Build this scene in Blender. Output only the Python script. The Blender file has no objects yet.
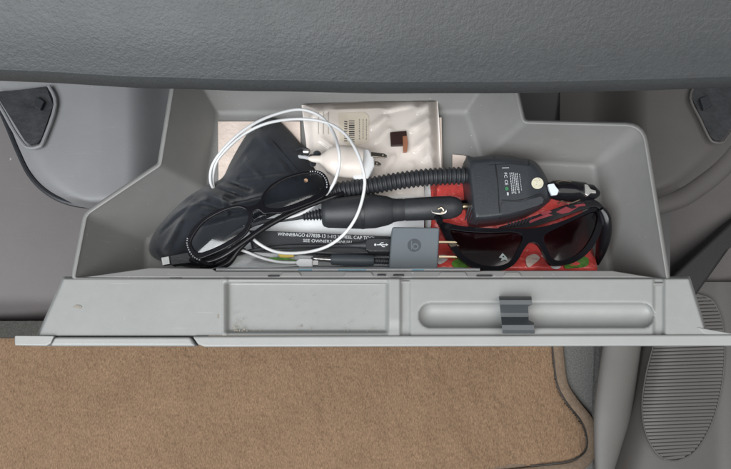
import bpy, bmesh, math, random
from mathutils import Vector, noise
random.seed(7)
R = math.radians
S = bpy.context.scene
COL = S.collection
# ------------------------------------------------------------------ camera
H = 0.50; TILT = R(12); F = 600.0
CY = -H * math.tan(TILT)
cam_d = bpy.data.cameras.new('camera'); cam = bpy.data.objects.new('camera', cam_d); COL.objects.link(cam)
cam.location = (0, CY, H); cam.rotation_euler = (TILT, 0, 0)
cam_d.sensor_width = 36; cam_d.lens = 36 * F / 731.0; cam_d.clip_start = 0.01; cam_d.clip_end = 50
S.camera = cam
ct, st = math.cos(TILT), math.sin(TILT)
def U(px, py, z=0.0):                      # point of the plan at height z, read off the photograph
    xn = (px - 365.5) / F; yn = (234.5 - py) / F
    dy = st + yn * ct; dz = -ct + yn * st
    t = (z - H) / dz
    return Vector((xn * t, CY + dy * t, z))
def W(px_len, z=0.0):                      # length of px_len pixels at height z
    return px_len * (H - z) / ct / F
# ------------------------------------------------------------------ materials
MATS = {}
def mat(name, col, rough=0.5, metal=0.0, bump=0.0, bscale=800.0, var=0.0, vscale=30.0, spec=0.5,
        coat=0.0, sheen=0.0, stretch=None, bump2=0.0, b2scale=60.0, sss=0.0, rvar=0.0, specks=None, det=4.0, var2=None, scratch=0):
    m = bpy.data.materials.new(name); m.use_nodes = True
    nt = m.node_tree; N = nt.nodes; L = nt.links
    b = N['Principled BSDF']
    b.inputs['Roughness'].default_value = rough; b.inputs['Metallic'].default_value = metal
    b.inputs['Specular IOR Level'].default_value = spec
    b.inputs['Coat Weight'].default_value = coat
    if sheen: b.inputs['Sheen Weight'].default_value = sheen
    if sss:
        b.inputs['Subsurface Weight'].default_value = sss; b.inputs['Subsurface Scale'].default_value = 0.003
    b.inputs['Base Color'].default_value = (*col, 1)
    tc = N.new('ShaderNodeTexCoord'); src = tc.outputs['Object']
    if stretch:
        mp = N.new('ShaderNodeMapping'); mp.inputs['Scale'].default_value = stretch
        L.new(src, mp.inputs['Vector']); src = mp.outputs['Vector']
    def nz(scale, detail=3.0, rg=0.6):
        n = N.new('ShaderNodeTexNoise'); n.inputs['Scale'].default_value = scale
        n.inputs['Detail'].default_value = detail; n.inputs['Roughness'].default_value = rg
        L.new(src, n.inputs['Vector']); return n
    cur = None
    if var:
        n = nz(vscale, det, 0.65); r = N.new('ShaderNodeValToRGB')
        r.color_ramp.elements[0].position = 0.3; r.color_ramp.elements[1].position = 0.7
        r.color_ramp.elements[0].color = (*[c * (1 - var) for c in col], 1)
        r.color_ramp.elements[1].color = (*[min(1, c * (1 + var)) for c in col], 1)
        L.new(n.outputs['Fac'], r.inputs['Fac']); cur = r.outputs['Color']
    if specks:
        sc, th, scol = specks
        n = nz(sc, 2.0, 0.5); r = N.new('ShaderNodeValToRGB')
        r.color_ramp.elements[0].position = th; r.color_ramp.elements[0].color = (0, 0, 0, 1)
        r.color_ramp.elements[1].position = th + 0.04; r.color_ramp.elements[1].color = (1, 1, 1, 1)
        L.new(n.outputs['Fac'], r.inputs['Fac'])
        mx = N.new('ShaderNodeMixRGB'); L.new(r.outputs['Color'], mx.inputs['Fac'])
        if cur: L.new(cur, mx.inputs['Color1'])
        else: mx.inputs['Color1'].default_value = (*col, 1)
        mx.inputs['Color2'].default_value = (*scol, 1); cur = mx.outputs['Color']
    if scratch:
        for ang, sc_ in ((0.6, 1.0), (-0.35, 1.3), (1.5, 0.8)):
            mp = N.new('ShaderNodeMapping'); mp.inputs['Rotation'].default_value = (0, 0, ang); mp.inputs['Scale'].default_value = (22 * sc_, 900 * sc_, 22)
            n = N.new('ShaderNodeTexNoise'); n.inputs['Scale'].default_value = 1.0; n.inputs['Detail'].default_value = 1.0
            L.new(tc.outputs['Object'], mp.inputs['Vector']); L.new(mp.outputs['Vector'], n.inputs['Vector'])
            r = N.new('ShaderNodeMapRange'); r.inputs['From Min'].default_value = .76; r.inputs['From Max'].default_value = .82; r.inputs['To Max'].default_value = scratch
            L.new(n.outputs['Fac'], r.inputs['Value']); mx = N.new('ShaderNodeMixRGB'); L.new(r.outputs['Result'], mx.inputs['Fac'])
            L.new(cur, mx.inputs['Color1']); mx.inputs['Color2'].default_value = (*[min(1, c * 1.8 + .05) for c in col], 1); cur = mx.outputs['Color']
    if var2:
        n = N.new('ShaderNodeTexNoise'); n.inputs['Scale'].default_value = var2[1]; n.inputs['Detail'].default_value = 5
        L.new(tc.outputs['Object'], n.inputs['Vector'])
        r = N.new('ShaderNodeMapRange'); r.inputs['From Min'].default_value = .3; r.inputs['From Max'].default_value = .7
        r.inputs['To Min'].default_value = 1 - var2[0]; r.inputs['To Max'].default_value = 1 + var2[0]
        L.new(n.outputs['Fac'], r.inputs['Value'])
        h = N.new('ShaderNodeHueSaturation'); L.new(r.outputs['Result'], h.inputs['Value']); L.new(cur, h.inputs['Color']); cur = h.outputs['Color']
    if cur: L.new(cur, b.inputs['Base Color'])
    if rvar:
        n = nz(45, 4.0); r = N.new('ShaderNodeMapRange')
        r.inputs['To Min'].default_value = max(0, rough - rvar); r.inputs['To Max'].default_value = min(1, rough + rvar)
        L.new(n.outputs['Fac'], r.inputs['Value']); L.new(r.outputs['Result'], b.inputs['Roughness'])
    prev = None
    for st_, sc in ((bump2, b2scale), (bump, bscale)):
        if st_:
            n = nz(sc, 3.0); bp = N.new('ShaderNodeBump'); bp.inputs['Strength'].default_value = st_
            bp.inputs['Distance'].default_value = 0.6 / sc
            L.new(n.outputs['Fac'], bp.inputs['Height'])
            if prev: L.new(prev, bp.inputs['Normal'])
            prev = bp.outputs['Normal']
    if prev: L.new(prev, b.inputs['Normal'])
    MATS[name] = m; return m
def film(name, tint, gloss=0.08, rough=0.05, bump=0.0, bscale=60):   # thin clear sheet: tinted see-through plus reflection
    m = bpy.data.materials.new(name); m.use_nodes = True
    nt = m.node_tree; N = nt.nodes; L = nt.links; N.clear()
    o = N.new('ShaderNodeOutputMaterial'); t = N.new('ShaderNodeBsdfTransparent'); g = N.new('ShaderNodeBsdfGlossy')
    t.inputs['Color'].default_value = (*tint, 1); g.inputs['Roughness'].default_value = rough
    f = N.new('ShaderNodeFresnel'); f.inputs['IOR'].default_value = 1.45
    a = N.new('ShaderNodeMath'); a.operation = 'ADD'; a.inputs[1].default_value = gloss; a.use_clamp = True
    L.new(f.outputs['Fac'], a.inputs[0]); mx = N.new('ShaderNodeMixShader')
    L.new(a.outputs[0], mx.inputs['Fac']); L.new(t.outputs[0], mx.inputs[1]); L.new(g.outputs[0], mx.inputs[2])
    L.new(mx.outputs[0], o.inputs['Surface'])
    if bump:
        tc = N.new('ShaderNodeTexCoord'); n = N.new('ShaderNodeTexNoise'); n.inputs['Scale'].default_value = bscale
        n.inputs['Detail'].default_value = 2; n.inputs['Distortion'].default_value = 1.5
        bp = N.new('ShaderNodeBump'); bp.inputs['Strength'].default_value = bump; bp.inputs['Distance'].default_value = 0.004
        L.new(tc.outputs['Object'], n.inputs['Vector']); L.new(n.outputs['Fac'], bp.inputs['Height'])
        for x in (g,): L.new(bp.outputs['Normal'], x.inputs['Normal'])
    MATS[name] = m; return m
GREY = mat('grey_plastic', (0.228, 0.228, 0.222), 0.5, bump=0.25, bscale=1500, var=0.05, vscale=25, rvar=0.08, specks=(420, 0.735, (0.42, 0.43, 0.43)), scratch=0.22)
DOORG = mat('door_plastic', (0.265, 0.270, 0.265), 0.42, bump=0.2, bscale=1600, var=0.04, vscale=16, rvar=0.14, var2=(0.02, 140), specks=(300, 0.73, (0.3, 0.29, 0.27)), scratch=0.22)
LIPG = mat('lip_plastic', (0.285, 0.29, 0.284), 0.45, bump=0.15, bscale=1200, var=0.04, vscale=30)
TRIM = mat('trim_plastic', (0.19, 0.192, 0.20), 0.55, bump=0.3, bscale=1300, var=0.06, vscale=12, specks=(260, 0.75, (0.3, 0.3, 0.3)), scratch=0.22)
KICK = mat('kick_plastic', (0.108, 0.098, 0.098), 0.6, bump=0.3, bscale=1100, var=0.08, vscale=9, specks=(200, 0.76, (0.27, 0.26, 0.25)), scratch=0.22)
CONS = mat('console_plastic', (0.080, 0.074, 0.070), 0.55, bump=0.25, bscale=1000, var=0.06, vscale=10, scratch=0.22)
DARKP = mat('dark_recess', (0.02, 0.021, 0.024), 0.5, bump=0.15, bscale=150, var=0.5, vscale=60)
DASH = mat('dash_vinyl', (0.042, 0.045, 0.047), 0.5, bump=0.26, bscale=900, bump2=0.22, b2scale=420, var=0.08, vscale=260, scratch=0.2, rvar=0.07)
CARPET = mat('carpet_brown', (0.215, 0.139, 0.087), 0.95, bump=1.0, bscale=900, bump2=0.5, b2scale=60, var=0.45, vscale=850, spec=0.1, stretch=(1, 0.35, 1), sheen=0.15, det=9, var2=(0.07, 16))
BIND = mat('binding_brown', (0.17, 0.125, 0.09), 0.85, bump=0.8, bscale=900, var=0.2, vscale=300, spec=0.2)
GCARP = mat('carpet_grey', (0.085, 0.085, 0.08), 0.95, bump=1.0, bscale=800, var=0.4, vscale=500, spec=0.1)
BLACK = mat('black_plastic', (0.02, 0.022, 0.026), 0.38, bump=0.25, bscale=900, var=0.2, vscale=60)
BLACKG = mat('black_gloss', (0.008, 0.008, 0.010), 0.14, spec=0.3)
RUB = mat('black_rubber', (0.022, 0.024, 0.028), 0.5, bump=0.15, bscale=700, var=0.2, vscale=80)
INV = mat('device_black', (0.026, 0.030, 0.036), 0.42, bump=0.3, bscale=1100, var=0.12, vscale=60)
CLOTH = mat('pouch_cloth', (0.022, 0.025, 0.031), 0.95, bump=0.9, bscale=1500, bump2=0.08, b2scale=90, var=0.15, vscale=40, sheen=0.25, spec=0.06)
SLATE = mat('charger_grey', (0.105, 0.125, 0.14), 0.5, bump=0.1, bscale=1500, var=0.04)
SLATED = mat('charger_mark', (0.05, 0.06, 0.07), 0.4)
SUNF = mat('sun_frame', (0.007, 0.007, 0.009), 0.2, spec=0.3)
CLIP = mat('clip_grey', (0.065, 0.072, 0.078), 0.38, bump=0.1, bscale=900)
SILV = mat('silver_metal', (0.55, 0.55, 0.54), 0.38, metal=1.0, var=0.1, vscale=300)
BRASS = mat('brass_metal', (0.72, 0.6, 0.42), 0.28, metal=1.0)
WCAB = mat('white_cable', (0.64, 0.65, 0.66), 0.4, sss=0.05)
WPLUG = mat('white_plug_plastic', (0.66, 0.60, 0.55), 0.3, sss=0.1)
PAPW = mat('white_paper', (0.84, 0.86, 0.88), 0.7, bump=0.2, bscale=150, var=0.04, vscale=25)
PAPC = mat('warm_lit_paper', (0.84, 0.71, 0.63), 0.7, bump=0.3, bscale=80, var=0.06, vscale=25)  # warm light falling on the papers is put into this base colour
PAPP = mat('bag_paper', (0.93, 0.87, 0.83), 0.6, bump=0.05, bscale=90, var=0.02, vscale=30)
LABEL = mat('label_paper', (0.86, 0.79, 0.68), 0.6, var=0.05, vscale=60)
INK = mat('dark_ink', (0.05, 0.05, 0.06), 0.6)
INKG = mat('pale_ink', (0.4, 0.38, 0.35), 0.6)
WINK = mat('white_ink', (0.62, 0.64, 0.66), 0.5)
RED = mat('red_wrap', (0.86, 0.10, 0.09), 0.26, bump=0.4, bscale=90, var=0.25, vscale=60, specks=(160, 0.69, (0.85, 0.6, 0.55)), coat=0.3)
GREEN = mat('green_print', (0.12, 0.32, 0.05), 0.35, var=0.5, vscale=160, coat=0.3)
YELL = mat('yellow_print', (0.75, 0.55, 0.12), 0.4)
LBLUE = mat('blue_print', (0.3, 0.62, 0.78), 0.4)
REDD = mat('temple_red', (0.16, 0.012, 0.02), 0.4)
STICK = mat('cream_sticker', (0.70, 0.66, 0.52), 0.5, specks=(900, 0.58, (0.45, 0.42, 0.33)))
GRDOT = mat('green_mark', (0.03, 0.16, 0.07), 0.5)
BROWNC = mat('brown_connector', (0.045, 0.022, 0.02), 0.4)
COPP = mat('orange_connector', (0.38, 0.17, 0.1), 0.45)
DUST = mat('grit', (0.35, 0.31, 0.25), 0.9, var=0.5, vscale=900)
BAGF = film('clear_bag_film', (0.985, 0.98, 0.97), 0.02, 0.12)
RLENS = film('reading_lens', (0.86, 0.88, 0.91), 0.055, 0.10)
SLENS = film('sun_lens', (0.075, 0.062, 0.09), 0.03, 0.14)
PAD = film('clear_pad', (0.8, 0.82, 0.85), 0.25, 0.1)
RHIN = mat('rhinestone', (0.85, 0.87, 0.9), 0.08, metal=0.7)
# ------------------------------------------------------------------ object helpers
OFF = {}
def thing(name, label, cat, loc, group=None):
    o = bpy.data.objects.new(name, None); COL.objects.link(o); o.empty_display_size = 0.02
    o.location = loc; o['label'] = label; o['category'] = cat
    if group: o['group'] = group
    OFF[o.name] = Vector(loc); return o
def obj(name, bm, m, parent=None, smooth=35, label=None, bevel=0, bseg=2, recalc=True, mods=None):
    off = OFF[parent.name] if parent else Vector((0, 0, 0))
    if not parent:
        lo = Vector([min(v.co[i] for v in bm.verts) for i in range(3)]); hi = Vector([max(v.co[i] for v in bm.verts) for i in range(3)])
        off = Vector(((lo.x + hi.x) / 2, (lo.y + hi.y) / 2, lo.z))
    if recalc: bmesh.ops.recalc_face_normals(bm, faces=bm.faces)
    for v in bm.verts: v.co -= off
    me = bpy.data.meshes.new(name); bm.to_mesh(me); bm.free()
    for ml in (m if isinstance(m, (list, tuple)) else [m]): me.materials.append(ml)
    if smooth:
        me.shade_smooth()
        if smooth < 180: me.set_sharp_from_angle(angle=R(smooth))
    o = bpy.data.objects.new(name, me); COL.objects.link(o)
    if parent: o.parent = parent
    else: o.location = off
    OFF[o.name] = off.copy()
    if label: o['label'] = label
    if bevel:
        b = o.modifiers.new('bevel', 'BEVEL'); b.width = bevel; b.segments = bseg; b.limit_method = 'ANGLE'; b.angle_limit = R(35)
        b.harden_normals = True
    return o
def tag(o, label=None, cat=None, group=None, kind=None):
    if label: o['label'] = label
    if cat: o['category'] = cat
    if group: o['group'] = group
    if kind: o['kind'] = kind
    return o
def cr(pts, n=8, closed=False):            # Catmull-Rom through points (tuples of any length)
    out = []; k = len(pts)
    segs = k if closed else k - 1
    for i in range(segs):
        g = (lambda j: pts[j % k]) if closed else (lambda j: pts[max(0, min(k - 1, j))])
        p0, p1, p2, p3 = g(i - 1), g(i), g(i + 1), g(i + 2)
        for s in range(n):
            t = s / n
            out.append(tuple(0.5 * ((2 * b) + (-a + c) * t + (2 * a - 5 * b + 4 * c - d) * t * t + (-a + 3 * b - 3 * c + d) * t ** 3)
                             for a, b, c, d in zip(p0, p1, p2, p3)))
    if not closed: out.append(tuple(pts[-1]))
    return out
def plate(outer, holes=(), z=0.0, thick=0.003, bm=None):
    """outline in photograph pixels at height z (number or function of px,py), solid down by thick"""
    bm = bm or bmesh.new(); zf = z if callable(z) else (lambda a, b: z)
    edges = []
    for loop in [outer] + list(holes):
        vs = [bm.verts.new(U(p[0], p[1], zf(p[0], p[1]))) for p in loop]
        for i in range(len(vs)): edges.append(bm.edges.new((vs[i], vs[(i + 1) % len(vs)])))
    r = bmesh.ops.triangle_fill(bm, use_beauty=True, use_dissolve=False, edges=edges)
    faces = [f for f in r['geom'] if isinstance(f, bmesh.types.BMFace)]
    ex = bmesh.ops.extrude_face_region(bm, geom=faces)
    vs = [v for v in ex['geom'] if isinstance(v, bmesh.types.BMVert)]
    for v in vs: v.co.z -= thick
    # keep the original faces as the top: extrude moves the copies down
    return bm
def solidify_top(bm): return bm
def grid(fn, nu, nv, bm=None, closed_u=False):
    bm = bm or bmesh.new(); g = []
    for j in range(nv + 1):
        g.append([bm.verts.new(fn(i / nu, j / nv)) for i in range(nu if closed_u else nu + 1)])
    for j in range(nv):
        for i in range(nu):
            a, b = i, (i + 1) % nu if closed_u else i + 1
            bm.faces.new((g[j][a], g[j][b], g[j + 1][b], g[j + 1][a]))
    return bm
def tube(path, rad, seg=12, bm=None, caps=True, squash=1.0):
    """path: world Vectors, rad: number or list"""
    bm = bm or bmesh.new(); n = len(path); P = [Vector(p) for p in path]
    rings = []; up = Vector((0, 0, 1)); 
    for i in range(n):
        t = (P[min(n - 1, i + 1)] - P[max(0, i - 1)]).normalized()
        a = t.cross(up)
        if a.length < 1e-4: a = Vector((1, 0, 0))
        a.normalize(); b = a.cross(t).normalized()
        r = rad[i] if isinstance(rad, (list, tuple)) else rad
        rings.append([bm.verts.new(P[i] + a * math.cos(2 * math.pi * k / seg) * r + b * math.sin(2 * math.pi * k / seg) * r * squash) for k in range(seg)])
    for i in range(n - 1):
        for k in range(seg):
            bm.faces.new((rings[i][k], rings[i][(k + 1) % seg], rings[i + 1][(k + 1) % seg], rings[i + 1][k]))
    if caps:
        bm.faces.new(rings[0][::-1]); bm.faces.new(rings[-1])
    return bm
def ptube(pts, rpx, n=8, seg=10, bm=None, squash=1.0, raw=False):   # pts (px,py,z), radius in px
    q = cr(pts, n) if not raw else pts
    zs = pts[0][2]
    if isinstance(rpx, (list, tuple)):
        rr = [x[0] for x in (cr([(r,) for r in rpx], n) if not raw else [(r,) for r in rpx])]
        rad = [W(r, p[2]) for r, p in zip(rr, q)]
    else: rad = W(rpx, zs)
    return tube([U(*p) for p in q], rad, seg, bm, True, squash)
def lathe(p0, p1, prof, seg=24, bm=None, squash=1.0):   # p0,p1 (px,py,z); prof [(t, rpx)]
    a, b = U(*p0), U(*p1)
    return tube([a.lerp(b, t) for t, r in prof], [W(r, p0[2]) for t, r in prof], seg, bm, True, squash)
def box(c, sx, sy, sz, rz=0.0, bm=None):   # centre Vector, full sizes
    bm = bm or bmesh.new(); ca, sa = math.cos(rz), math.sin(rz)
    vs = [bm.verts.new(Vector((c[0] + (x * sx * ca - y * sy * sa) / 2, c[1] + (x * sx * sa + y * sy * ca) / 2, c[2] + w * sz / 2)))
          for w in (-1, 1) for x, y in ((-1, -1), (1, -1), (1, 1), (-1, 1))]
    for f in ((0, 3, 2, 1), (4, 5, 6, 7), (0, 1, 5, 4), (1, 2, 6, 5), (2, 3, 7, 6), (3, 0, 4, 7)):
        bm.faces.new([vs[i] for i in f])
    return bm
def pin(poly, x, y):
    c = False; n = len(poly)
    for i in range(n):
        x1, y1 = poly[i][:2]; x2, y2 = poly[(i + 1) % n][:2]
        if (y1 > y) != (y2 > y) and x < (x2 - x1) * (y - y1) / (y2 - y1) + x1: c = not c
    return c
def pdist(poly, x, y):
    d = 1e9; n = len(poly)
    for i in range(n):
        x1, y1 = poly[i][:2]; x2, y2 = poly[(i + 1) % n][:2]
        dx, dy = x2 - x1, y2 - y1; L2 = dx * dx + dy * dy or 1e-9
        t = max(0, min(1, ((x - x1) * dx + (y - y1) * dy) / L2))
        d = min(d, math.hypot(x - x1 - t * dx, y - y1 - t * dy))
    return d
def sdist(a, b, x, y):
    dx, dy = b[0] - a[0], b[1] - a[1]; L2 = dx * dx + dy * dy
    t = max(0, min(1, ((x - a[0]) * dx + (y - a[1]) * dy) / L2))
    return math.hypot(x - a[0] - t * dx, y - a[1] - t * dy)
def ss(a, b, x):
    t = max(0.0, min(1.0, (x - a) / (b - a))); return t * t * (3 - 2 * t)
def puff(outline, centre, zf, zb, rings=22, bm=None):   # closed soft body: top surface zf(px,py,d), flat underside zb
    bm = bm or bmesh.new(); n = len(outline); cx, cy = centre; g = []
    for j in range(rings):
        s = (1 - j / rings); s = 1 - (1 - s) ** 1.0
        row = []
        for (x, y) in outline:
            X, Y = cx + (x - cx) * s, cy + (y - cy) * s
            row.append(bm.verts.new(U(X, Y, zf(X, Y, pdist(outline, X, Y) if j else 0.0))))
        g.append(row)
    c = bm.verts.new(U(cx, cy, zf(cx, cy, pdist(outline, cx, cy))))
    for j in range(rings - 1):
        for i in range(n): bm.faces.new((g[j][i], g[j][(i + 1) % n], g[j + 1][(i + 1) % n], g[j + 1][i]))
    for i in range(n): bm.faces.new((g[-1][i], g[-1][(i + 1) % n], c))
    lo = [bm.verts.new(Vector((v.co.x, v.co.y, zb))) for v in g[0]]
    for i in range(n): bm.faces.new((g[0][(i + 1) % n], g[0][i], lo[i], lo[(i + 1) % n]))
    bm.faces.new(lo)
    return bm
def dome(outline, zf, h, rings=9):   # gently curved thin sheet inside an outline
    cx = sum(p[0] for p in outline) / len(outline); cy = sum(p[1] for p in outline) / len(outline)
    bm = bmesh.new(); g = []
    for j in range(rings):
        s = 1 - j / rings
        g.append([bm.verts.new(U(cx + (x - cx) * s, cy + (y - cy) * s, zf(cx + (x - cx) * s, cy + (y - cy) * s) + h * (1 - s * s))) for x, y in outline])
    c = bm.verts.new(U(cx, cy, zf(cx, cy) + h)); n = len(outline)
    for j in range(rings - 1):
        for i in range(n): bm.faces.new((g[j][i], g[j][(i + 1) % n], g[j + 1][(i + 1) % n], g[j + 1][i]))
    for i in range(n): bm.faces.new((g[-1][i], g[-1][(i + 1) % n], c))
    return bm
def text(body, px, py, z, wpx, hpx, rot, m, parent, name, thick=0.0002):
    cu = bpy.data.curves.new('t', 'FONT'); cu.body = body; cu.size = 1.0; cu.extrude = 0.0
    to = bpy.data.objects.new('t', cu); COL.objects.link(to)
    bpy.context.view_layer.update()
    me = bpy.data.meshes.new_from_object(to.evaluated_get(bpy.context.evaluated_depsgraph_get()))
    bpy.data.objects.remove(to)
    bm = bmesh.new(); bm.from_mesh(me); bpy.data.meshes.remove(me)
    x0 = min(v.co.x for v in bm.verts); x1 = max(v.co.x for v in bm.verts)
    y0 = min(v.co.y for v in bm.verts); y1 = max(v.co.y for v in bm.verts)
    base = U(px, py, z); sx = W(wpx, z) / (x1 - x0); sy = W(hpx, z) / (y1 - y0)
    ca, sa = math.cos(R(rot)), math.sin(R(rot))
    for v in bm.verts:
        a = (v.co.x - x0) * sx; b = (v.co.y - y0) * sy
        v.co = Vector((base.x + a * ca - b * sa, base.y + a * sa + b * ca, z))
    return obj(name, bm, m, parent, smooth=0, recalc=False)

# ================================================================== SETTING
# floor of the footwell (grey carpet) and brown mat
bm = bmesh.new(); box((0, 0, -0.335), 2.4, 2.0, 0.03, bm=bm)
tag(obj('floor', bm, GCARP), kind='structure', label='dark grey footwell carpet')
ZM = -0.30
mo = [(-200, 333), (200, 330), (500, 328), (560, 330), (562, 352), (565, 380), (573, 397), (588, 415), (596, 432), (598, 448), (592, 462), (578, 472), (540, 478), (480, 484), (300, 560), (-200, 640)]
mor = cr(mo, 5, True)
mat_t = thing('floor_mat', 'brown pile floor mat with a bound edge, below the drawer', 'floor mat', U(250, 440, -0.318))
def matz(x, y): return ZM + 0.004 * noise.noise(Vector((x * 0.012, y * 0.012, 0)))
base = plate(mor, z=ZM - 0.002, thick=0.014)
obj('backing', base, BIND, mat_t)
# pile: a fine grid of real tufty relief
inner = [(-200, 338), (200, 337), (500, 335), (551, 337), (553, 355), (557, 383), (566, 402), (580, 420), (586, 434), (587, 446), (582, 455), (566, 462), (535, 466), (478, 473), (300, 545), (-200, 620)]
innr = cr(inner, 5, True)
bm = bmesh.new(); STP = 2.0; gx = {}
rows = int((480 - 330) / STP) + 1; cols = int((592 + 60) / STP) + 1
for j in range(rows):
    for i in range(cols):
        x = -60 + i * STP; y = 332 + j * STP
        if pin(innr, x, y):
            w_ = U(x, y, ZM)
            h = 0.0012 * noise.noise(Vector((w_.x * 260, w_.y * 150, 0))) + 0.0018 * noise.noise(Vector((w_.x * 40, w_.y * 30, 3)))
            d = pdist(innr, x, y) if x > 520 or y < 345 else 10
            gx[(i, j)] = bm.verts.new(w_ + Vector((0, 0, 0.002 + h - 0.004 * math.exp(-d / 2.0))))
for (i, j), v in list(gx.items()):
    if (i + 1, j) in gx and (i + 1, j + 1) in gx and (i, j + 1) in gx:
        bm.faces.new((v, gx[(i + 1, j)], gx[(i + 1, j + 1)], gx[(i, j + 1)]))
obj('pile', bm, CARPET, mat_t, smooth=180)
edge = [(552, 325), (557, 340), (559, 360), (563, 385), (574, 403), (588, 421), (592, 436), (592, 450), (585, 460), (570, 468), (536, 472), (480, 479)]
obj('edge_binding', ptube([(x, y, ZM + 0.001) for x, y in edge], 5.2, 8, 12, squash=0.5), BIND, mat_t)
obj('stitching', ptube([(x, y, ZM + 0.0035) for x, y in [(551, 337), (553, 355), (557, 383), (566, 402), (580, 420), (586, 434), (587, 446), (582, 455), (566, 462), (530, 466)]], 0.55, 8, 6), BLACK, mat_t)

# left kick panel
def bil(c, u, v):
    a, b, d, e = c   # tl, tr, bl, br
    return tuple((a[k] * (1 - u) + b[k] * u) * (1 - v) + (d[k] * (1 - u) + e[k] * u) * v for k in range(3))
def thick_patch(fn, nu, nv, t):
    bm = bmesh.new(); grid(fn, nu, nv, bm)
    ex = bmesh.ops.extrude_face_region(bm, geom=list(bm.faces))
    for v in [g for g in ex['geom'] if isinstance(g, bmesh.types.BMVert)]: v.co.z -= t
    return bm
lk = [(-200, 30, -0.10), (190, 30, -0.20), (-200, 318, -0.19), (190, 322, -0.275)]
def lkf(u, v):
    p = bil(lk, u, v); return U(p[0], p[1], p[2] - 0.02 * ss(0.9, 1.0, v) ** 2 + 0.012 * math.sin(u * 3.1))
obj_ = obj('kick_panel', thick_patch(lkf, 40, 40, 0.01), KICK, smooth=60)
tag(obj_, 'smooth grey footwell side panel at far left behind the drawer', 'trim panel')
# dark fuzzy carpet turn-up at left
def fz(u, v):
    x = -200 + 400 * u; y = 321 + 17 * v + 1.2 * noise.noise(Vector((x * .08, 7, 0)))
    return U(x, y, -0.222 - 0.055 * v + 0.004 * noise.noise(Vector((x * .2, y * .2, 0))))
o = obj('carpet_edge', thick_patch(fz, 120, 8, 0.01), GCARP, smooth=60)
tag(o, 'strip of dark fuzzy carpet between left side panel and brown mat', 'carpet')

# left trim panel with dark bracket opening
lt = cr([(-12, 78), (0, 103), (10, 126), (20, 150), (31, 172), (46, 188), (66, 199), (92, 204)], 6)
def trimL(x, y):
    z = -0.045 - 0.00010 * max(0, x - 100) - 0.035 * ss(125, 185, x)
    return z
t = thing('side_trim', 'pale blue grey moulded trim with dark cutout, left of the drawer', 'trim panel', U(90, 140, -0.10))
def ltf(u, v):
    # v along from top y=55 to the curved bottom edge; u from the curve to x=215
    k = lt[min(len(lt) - 1, int(round(v * (len(lt) - 1))))]
    x0, y0 = k
    x = x0 + (215 - x0) * u; yb = y0
    yy = yb if v > 0 else yb
    yy = yb + (40 - 78) * (1 - v) * u ** 0.3
    z = trimL(x, yy)
    d = u * (215 - x0); e = math.exp(-min(d, (1 - v) * 120 + 0.001) / 5.0)
    return U(x, yy, z - 0.012 * e)
obj('panel', thick_patch(ltf, 90, 42, 0.035), TRIM, t, smooth=50)
hexl = [(-6, 92), (18, 90), (46, 86.5), (53, 105), (41, 139), (37, 143.5), (30, 144.5), (25, 141), (10, 117)]
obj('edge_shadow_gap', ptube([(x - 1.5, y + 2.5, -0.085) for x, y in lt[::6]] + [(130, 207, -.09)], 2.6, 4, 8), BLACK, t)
obj('opening', plate(hexl, z=-0.040, thick=0.002), DARKP, t)
obj('opening_rim', ptube([(x, y, -0.041) for x, y in [(-8, 93), (4, 113), (14, 131), (24, 145), (30, 148), (38, 147), (43.5, 141), (55.5, 105), (49, 86)]], 1.9, 4, 8), TRIM, t)
bm = plate([(36, 96), (44, 101), (40, 110), (34, 107)], z=-0.036, thick=0.003)
obj('latch_bracket', bm, BLACK, t, bevel=0.0008)

# right trim panel
t = thing('side_trim', 'grey brown moulded trim with dark cutout, right of the drawer', 'trim panel', U(690, 130, -0.10))
rt = cr([(760, 92), (746, 122), (731, 145), (716, 162), (697, 177), (678, 189), (650, 197), (625, 200)], 6)
def rtf(u, v):
    x0, y0 = rt[min(len(rt) - 1, int(round(v * (len(rt) - 1))))]
    x = x0 + (560 - x0) * u; y = y0 - 50 * (1 - v) * u ** 0.3
    z = -0.05 - 0.05 * ss(650, 590, x)
    d = u * (x0 - 560) if x0 > 560 else 0
    e = math.exp(-min(abs(x - x0), (1 - v) * 120 + 0.001) / 4.0)
    return U(x, y, z - 0.010 * e)
obj('panel', thick_patch(rtf, 80, 42, 0.03), CONS, t, smooth=50)
hexr = [(694, 86), (745, 86), (745, 108), (725, 137), (721, 140.5), (715, 140.5), (711, 137), (692, 98)]
obj('opening', plate(hexr, z=-0.044, thick=0.002), DARKP, t)
obj('opening_rim', ptube([(x, y, -0.045) for x, y in [(697, 80), (690.5, 98), (700, 119), (709.5, 138.5), (715, 142.5), (722, 142.5), (727, 138), (748, 108)]], 1.4, 4, 8), CONS, t)
bm = plate([(700, 98), (708, 95), (712, 106), (704, 110)], z=-0.040, thick=0.003)
obj('latch_bracket', bm, BLACK, t, bevel=0.0008)
band = [(760, 104), (747, 128), (732, 151), (717, 168), (698, 183), (678, 195), (645, 204), (620, 206)]
obj('edge_band', ptube([(x, y + 4, -0.085) for x, y in band], 10, 8, 14, squash=0.5), CONS, t)

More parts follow.
